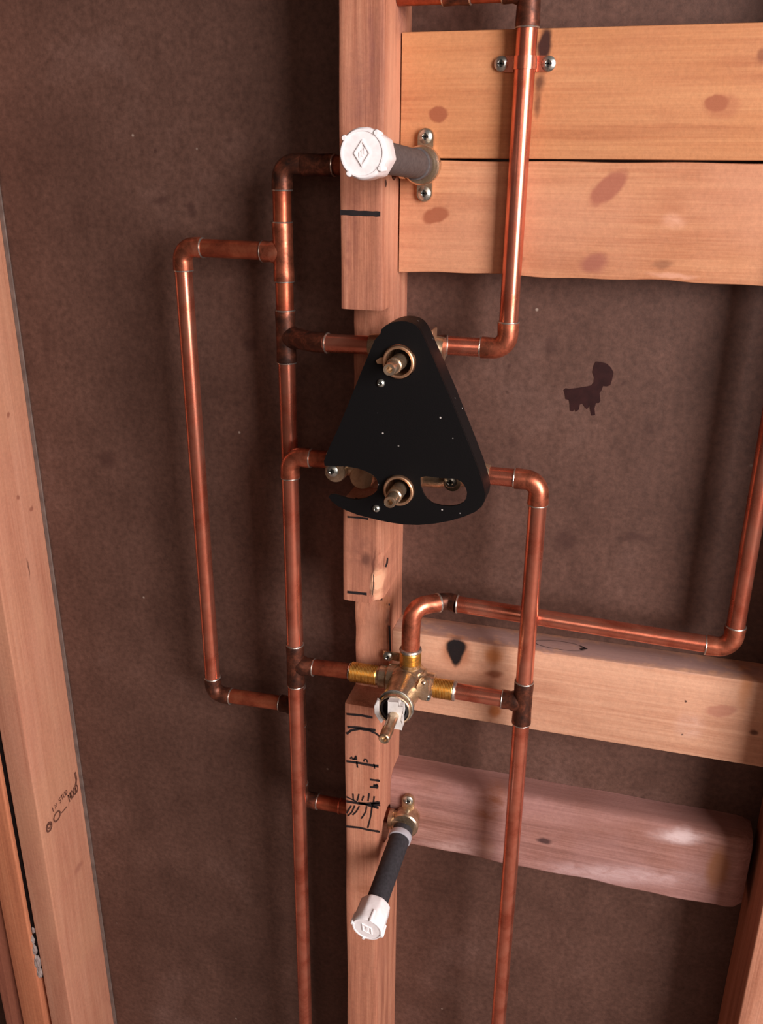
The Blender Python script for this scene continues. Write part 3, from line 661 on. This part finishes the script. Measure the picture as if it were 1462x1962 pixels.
# ------------------------------------------------------------------ capped stub-outs
def stub(c, tip, nip, label, cap_label, angle):
    c = Vector(c); tip = Vector(tip)
    root = thing('stub_out', label, 'pipe stub', c)
    ax = (tip - c).normalized(); x, y, z = frame(ax)
    bm = bmesh.new()                                        # drop-ear elbow screwed to the block
    lathe(bm, (c.x, BY - .0005, c.z), (0, -1, 0), [(0, .0135), (.004, .0140), (.012, .0140), (.013, .0158), (.019, .0158), (.0205, .0145)], 32)
    lathe(bm, (c.x + .002, B - .003, c.z), (-1, 0, 0), [(0, .010), (.016, .0100), (.0165, .0112), (.021, .0112)], 28)
    ear = []
    for i in range(25):
        a = math.pi * i / 12; s = 1 if math.sin(a) >= 0 else -1
        ear.append((c.x + .0068 * math.cos(a), c.z + s * .0225 + .0068 * math.sin(a)))
    prism(bm, ear[:-1], BY - .0045, BY - .0002)
    de = obj('drop_ear_elbow', bm, BRASS, root)
    screw(de, (c.x, BY - .0042, c.z + .0225), (0, -1, 0), .0058); screw(de, (c.x, BY - .0042, c.z - .0225), (0, -1, 0), .0058)
    L = (tip - c).length; s0 = .022
    bm = bmesh.new(); lathe(bm, c, z, [(.012, .0112), (s0, .0113), (L - .018, .0113)], 32); obj('nipple', bm, nip, root)
    bm = bmesh.new(); lathe(bm, c, z, [(s0 - .003, .0120), (s0 - .002, .0126), (s0 + .004, .0126), (s0 + .0045, .0116)], 32); obj('thread_collar', bm, NIPPLE if nip is NIPPLE else GREYTAPE, root)
    # cap: faceted body narrowing to a round face with four nubs and an embossed diamond
    bm = bmesh.new(); seg = 48; rings = []
    def rr(k, oct_):
        a = 2 * math.pi * k / seg + angle; q = (a % (math.pi / 4)) - math.pi / 8
        return (math.cos(math.pi / 8) / math.cos(q) * 1.045 * oct_ + (1 - oct_))
    for t, r_, oc in ((L - .029, .0126, 0), (L - .0295, .0148, .6), (L - .027, .0160, 1), (L - .012, .0163, 1), (L - .0045, .0166, .4), (L - .0012, .0162, .05), (L, .0152, 0), (L, .0140, 0), (L - .0006, .0136, 0)):
        rings.append([bm.verts.new(c + z * t + (x * math.cos(2 * math.pi * k / seg) + y * math.sin(2 * math.pi * k / seg)) * r_ * rr(k, oc)) for k in range(seg)])
    for a, b in zip(rings, rings[1:]):
        for k in range(seg): bm.faces.new((a[k], a[(k + 1) % seg], b[(k + 1) % seg], b[k]))
    bm.faces.new(rings[0][::-1]); bm.faces.new(rings[-1])
    for k in range(4):
        a = angle + math.pi / 4 + k * math.pi / 2; d = x * math.cos(a) + y * math.sin(a)
        lathe(bm, c + z * (L - .012) + d * .0158, z, [(0, .0016), (.0115, .0022), (.0128, .0014)], 12)
    w, h = .0060, .0088; U = Vector((1, 0, 0)); U = (U - z * U.dot(z)).normalized(); V = z.cross(U)
    if V.z < 0: V = -V
    if angle > .3: U, V = (U * .8 + V * .6).normalized(), (V * .8 - U * .6).normalized()
    c0 = c + z * (L - .0006)
    for (aw, ah, bw, bh, hh) in ((w, h, w * .80, h * .80, .0009),):
        o_ = [(1, 0), (0, 1), (-1, 0), (0, -1)]
        R_ = [[bm.verts.new(c0 + U * (p[0] * ww) + V * (p[1] * h_) + z * q) for p in o_] for ww, h_, q in ((aw, ah, 0), (aw * .97, ah * .97, hh), (bw, bh, hh), (bw * .97, bh * .97, .0))]
        for a, b in zip(R_, R_[1:]):
            for k in range(4): bm.faces.new((a[k], a[(k + 1) % 4], b[(k + 1) % 4], b[k]))
    for k_ in (-1, 0, 1):                                   # the raised mark within the diamond
        p = c0 + U * (k_ * .0016) + V * (k_ * .0012)
        R_ = [[bm.verts.new(p + U * (sx * .0008 * s_) + V * (sy * .0022 * s_) + z * q) for sx, sy in ((-1, -1), (1, -1), (1, 1), (-1, 1))] for s_, q in ((1, 0), (.8, .0006))]
        for k in range(4): bm.faces.new((R_[0][k], R_[0][(k + 1) % 4], R_[1][(k + 1) % 4], R_[1][k]))
        bm.faces.new(R_[1])
    cp = obj('cap', bm, WHITE, root); cp['label'] = cap_label
    return root
stub((-.1850, .0385, 1.3442), (-.1857, -.137, 1.3526), NIPPLE, 'upper dark pipe stub with large white cap, between the top blocks', 'white plastic cap with diamond mark', .15)
stub((-.1875, .0385, .6545), (-.1924, -.100, .6328), NIPPLE2, 'lower charcoal pipe stub with white cap, pointing down at the viewer', 'white plastic cap with diamond mark', .5)

# ------------------------------------------------------------------ guarded thermostatic valve
gv = thing('shower_valve', 'brass shower valve behind a black fan-shaped plastic guard', 'valve', (-.184, 0, 1.13))
GY = -0.033
C2 = lambda pts: [(lambda p: (p.x, p.z))(at(560 + x / 3.3227, 560 + y / 3.3227, GY)) for x, y in pts]
outer = [(562, 262), (568, 236), (590, 215), (622, 198), (655, 188), (692, 183), (728, 186), (760, 195), (790, 213), (812, 240), (838, 288), (855, 328), (905, 440), (1000, 660), (1130, 985), (1185, 1130), (1205, 1195), (1222, 1250), (1228, 1295), (1222, 1335), (1205, 1365), (1165, 1398),
         (1090, 1430), (1000, 1456), (900, 1474), (800, 1482), (700, 1478), (610, 1464), (520, 1444), (425, 1420), (340, 1388), (285, 1358), (248, 1328), (232, 1303), (240, 1290), (270, 1288), (310, 1300), (360, 1316), (410, 1322), (465, 1312), (510, 1292), (540, 1262), (548, 1225), (538, 1190), (512, 1162), (470, 1140), (420, 1122), (350, 1110), (205, 1104),
         (202, 1075), (215, 1035), (255, 945), (300, 850), (370, 680), (440, 505), (490, 385), (524, 305)]
hole = [(812, 1180), (850, 1172), (905, 1178), (960, 1184), (1040, 1186), (1080, 1210), (1102, 1240), (1113, 1275), (1108, 1310), (1090, 1338), (1055, 1356), (1010, 1363), (950, 1360), (895, 1346), (855, 1318), (832, 1280), (815, 1235)]
def circ(c, r, n=28): return [(c[0] + r * math.cos(2 * math.pi * k / n), c[1] + r * math.sin(2 * math.pi * k / n)) for k in range(n)]
R1 = (-.1848, 1.1915); R2 = (-.1832, 1.0776)
bm = bmesh.new()
prism(bm, C2(outer), GY, GY + .0028, [C2(hole), circ(R1, .0146), circ(R2, .0142)])
# rim wall running back towards the stud along the closed part of the outline
O = C2(outer); cx_, cz_ = -.184, 1.12
def wall(idx, depth=.0285, th=.0022):
    rows = []
    for i in idx:
        p = Vector((O[i][0], 0, O[i][1])); a = Vector((O[(i - 1) % len(O)][0], 0, O[(i - 1) % len(O)][1])); b = Vector((O[(i + 1) % len(O)][0], 0, O[(i + 1) % len(O)][1]))
        t = (b - a).normalized(); n_ = Vector((t.z, 0, -t.x)); n_ = -n_ if n_.dot(Vector((cx_, 0, cz_)) - p) < 0 else n_
        q = p + n_ * th
        rows.append([bm.verts.new((p.x, GY + .0015, p.z)), bm.verts.new((p.x, GY + depth, p.z)), bm.verts.new((q.x, GY + depth, q.z)), bm.verts.new((q.x, GY + .0015, q.z))])
    for a, b in zip(rows, rows[1:]):
        for k in range(4): bm.faces.new((a[k], a[(k + 1) % 4], b[(k + 1) % 4], b[k]))
    bm.faces.new(rows[0]); bm.faces.new(rows[-1][::-1])
wall(list(range(0, 31)))
g_ = obj('guard', bm, GUARD, gv); g_['label'] = 'black fan-shaped plastic guard flecked with dust'
screw(g_, at(730, 734, GY) + Vector((0, -.0003, 0)), (0, -1, 0), .0036)
screw(g_, at(721, 974, GY) + Vector((0, -.0003, 0)), (0, -1, 0), .0036)
bm = bmesh.new()                                            # valve body
lathe(bm, (-.2250, Fd, 1.1935), X, [(0, .0100), (.012, .0112), (.014, .0150), (.026, .0165), (.056, .0165), (.060, .0120), (.068, .0105)], 28)
lathe(bm, (-.2660, Fd, 1.0815), X, [(0, .0100), (.010, .0110), (.012, .0135), (.040, .0135), (.055, .0165), (.110, .0165), (.122, .0130), (.145, .0120), (.155, .0098)], 28)
lathe(bm, (-.1840, Fd, 1.0815), Z, [(0, .0125), (.112, .0125)], 28)
obj('valve_body', bm, BRASS, gv)
for (rx, rz), sub in ((R1, 0), (R2, 1)):
    bm = bmesh.new(); o_ = Vector((rx, .012, rz)); y0 = (0, -1, 0)
    lathe(bm, o_, y0, [(0, .0138), (.047, .0138), (.0485, .0136), (.0490, .0128), (.0485, .0113), (.030, .0110), (.022, .0102), (.020, .0070)], 36)
    if not sub:
        lg = [(rx - .0105, rz + .0040), (rx - .0165, rz + .0025), (rx - .0195, rz + .0002), (rx - .0185, rz - .0022), (rx - .0150, rz - .0025), (rx - .0105, rz - .0010)]
        prism(bm, lg, GY - .0022, GY - .0004)
    obj('sleeve', bm, RINGB, gv)
    bm = bmesh.new(); lathe(bm, (rx, -.008, rz), y0, [(0, .0096), (.004, .0096), (.0045, .0060), (.012, .0056)], 28, cap0=False); obj('bonnet', bm, RUBBER, gv)
    bm = bmesh.new(); lathe(bm, (rx, -.010, rz), y0, [(0, .0052), (.020, .0052), (.0205, .0066), (.040, .0066), (.0410, .0054), (.0545, .0053), (.0555, .0047), (.0553, .0027), (.048, .0024)], 24); obj('valve_stem', bm, BRASS, gv)
for (u, v, r_, sv) in ((641, 905, .0105, -.002), (866, 926, .0085, -.001)):                        # service stops
    p = at(u, v, -.004); bm = bmesh.new()
    lathe(bm, (p.x, Fd, p.z), (0, -1, 0), [(0, r_), (.019, r_), (.0215, r_ * .92), (.022, r_ * .5)], 30); s_ = obj('service_stop', bm, BRASS, gv)
    screw(s_, (p.x + sv, -.0050, p.z + .0015), (0, -1, 0), .0058)
bm = bmesh.new(); box(bm, (-.1690, -.004, 1.2000), (-.1630, -.0026, 1.2135), .0004, 1); box(bm, (-.1652, -.004, 1.1960), (-.1636, .016, 1.2135), .0005, 1); obj('bracket', bm, RINGB, gv)

p = at(692, 916, .004); bm = bmesh.new()
lathe(bm, (p.x, Fd, p.z), (0, -1, 0), [(0, .0118), (.012, .0118), (.0135, .0108)], 30); obj('body_plug', bm, RINGB, gv)['label'] = 'orange-brown disc seen through the open side of the guard'

# ------------------------------------------------------------------ lower mixing valve
mv = thing('mixing_valve', 'bare brass mixing valve with white cartridge, set in the lower notch', 'valve', (-.184, Fd, .85))
VC = Vector((-.1838, Fd, .8510))
bm = bmesh.new()
lathe(bm, (-.2160, Fd, .8520), X, [(0, .0098), (.002, .0098), (.003, .0120), (.010, .0122), (.012, .0145), (.050, .0150), (.052, .0118), (.060, .0118)], 28)
lathe(bm, (-.1815, Fd, .8520), Z, [(0, .0140), (.015, .0140), (.017, .0105), (.022, .0105)], 28)
g3 = bmesh.ops.create_uvsphere(bm, u_segments=28, v_segments=18, radius=.0200)['verts']
for v in g3: v.co = VC + Vector((v.co.x * 1.02, v.co.y * .95 - .002, v.co.z * 1.0))
obj('valve_body', bm, BRASS, mv)
def thread(p0, axis, L, r, name='threaded_port'):
    prof = [(0, r * .93)]; n = int(L / .0016)
    for i in range(n):
        t = .001 + (L - .002) * i / n
        prof += [(t, r * .95), (t + (L - .002) / n * .5, r * 1.03)]
    prof += [(L, r * .93)]
    bm = bmesh.new(); lathe(bm, p0, axis, prof, 32)
    o = obj(name, bm, BRASSY, mv); o['label'] = 'golden threaded port'; return o
thread((-.2455, Fd, .8520), X, .0300, .0102)
thread((-.1570, Fd, .8482), X, .0220, .0102)
thread((-.1815, Fd, .8690), Z, .0180, .0106)
ring(mv, (-.1352, Fd, .8482), X, .0090, .0024)
ring(mv, (-.2455, Fd, .8520), X, .0090, .0012)
bm = bmesh.new()                                            # barrel towards the room
lathe(bm, VC, (0, -1, 0), [(.005, .0185), (.020, .0172), (.030, .0160), (.034, .0166), (.052, .0166), (.0545, .0164), (.0550, .0156), (.0545, .0146), (.040, .0142), (.038, .0100)], 40)
obj('barrel', bm, BRASS, mv)
bm = bmesh.new(); torus(bm, VC + Vector((0, -.050, .001)), (0, -1, .12), .0172, .00095); torus(bm, VC + Vector((0, -.047, 0)), (0, -1, -.1), .0174, .0008); obj('retaining_clip', bm, ZINC, mv)
bm = bmesh.new(); torus(bm, VC + Vector((0, -.0525, 0)), (0, -1, 0), .0130, .0015); lathe(bm, VC, (0, -1, 0), [(.040, .0140), (.046, .0140), (.0462, .004)], 32); obj('seal', bm, RUBBER, mv)
bm = bmesh.new()                                            # white cartridge with lugs
cpt = [(-.0058, .0135), (.0045, .0135), (.0052, .0100), (.0088, .0096), (.0092, .0020), (.0080, -.0060), (.0085, -.0125), (.0080, -.0165), (-.0010, -.0160), (-.0060, -.0090), (-.0058, 0.0)]
prism(bm, [(VC.x + .0015 + a, VC.z + .001 + b) for a, b in cpt], -.0440, -.030)
prism(bm, [(VC.x + a, VC.z + b) for a, b in ((-.0200, .002), (-.0170, .009), (-.0148, .009), (-.0148, -.006), (-.0105, -.0130), (-.0125, -.0165), (-.0160, -.0120), (-.0195, -.006))], -.0385, -.0345)
bmesh.ops.bevel(bm, geom=[e for e in bm.edges if e.calc_face_angle(0) > .8], offset=.0005, segments=2, affect='EDGES')
obj('cartridge', bm, CARTRIDGE, mv)
bm = bmesh.new(); lathe(bm, VC + Vector((.001, 0, -.001)), Vector((.01, -1, -.01)), [(.050, .0052), (.076, .0050), (.082, .0049), (.0845, .0055), (.099, .0053), (.100, .0044), (.0995, .0028), (.096, .0024)], 28)
obj('valve_stem', bm, BRASS, mv)
bm = bmesh.new()                                            # ear with its screw holes and check screw
e0 = Vector((-.1605, -.004, .8590))
prism(bm, [(-.1680, .8500), (-.1690, .8620), (-.1660, .8690), (-.1620, .8715), (-.1585, .8700), (-.1572, .8660), (-.1572, .8520), (-.1590, .8470), (-.1640, .8470)], -.0060, -.0035)
lathe(bm, (-.1640, .012, .8560), (0, -1, 0), [(0, .0085), (.014, .0085), (.016, .0070)], 24)
obj('mounting_ear', bm, BRASS, mv)
screw(mv, (-.1622, -.0058, .8670), (0, -1, 0), .0026, BRASS); screw(mv, (-.1585, -.0030, .8490), (.5, -.8, 0), .0040)
screw(mv, (-.2085, .0300, .8690), (0, -1, 0), .0052)
bm = bmesh.new(); box(bm, (-.214, .0315, .8640), (-.196, .0335, .8740), .0005, 1); obj('mounting_tab', bm, BRASS, mv)

for o in list(bpy.data.objects):
    if '_o' in o: del o['_o']
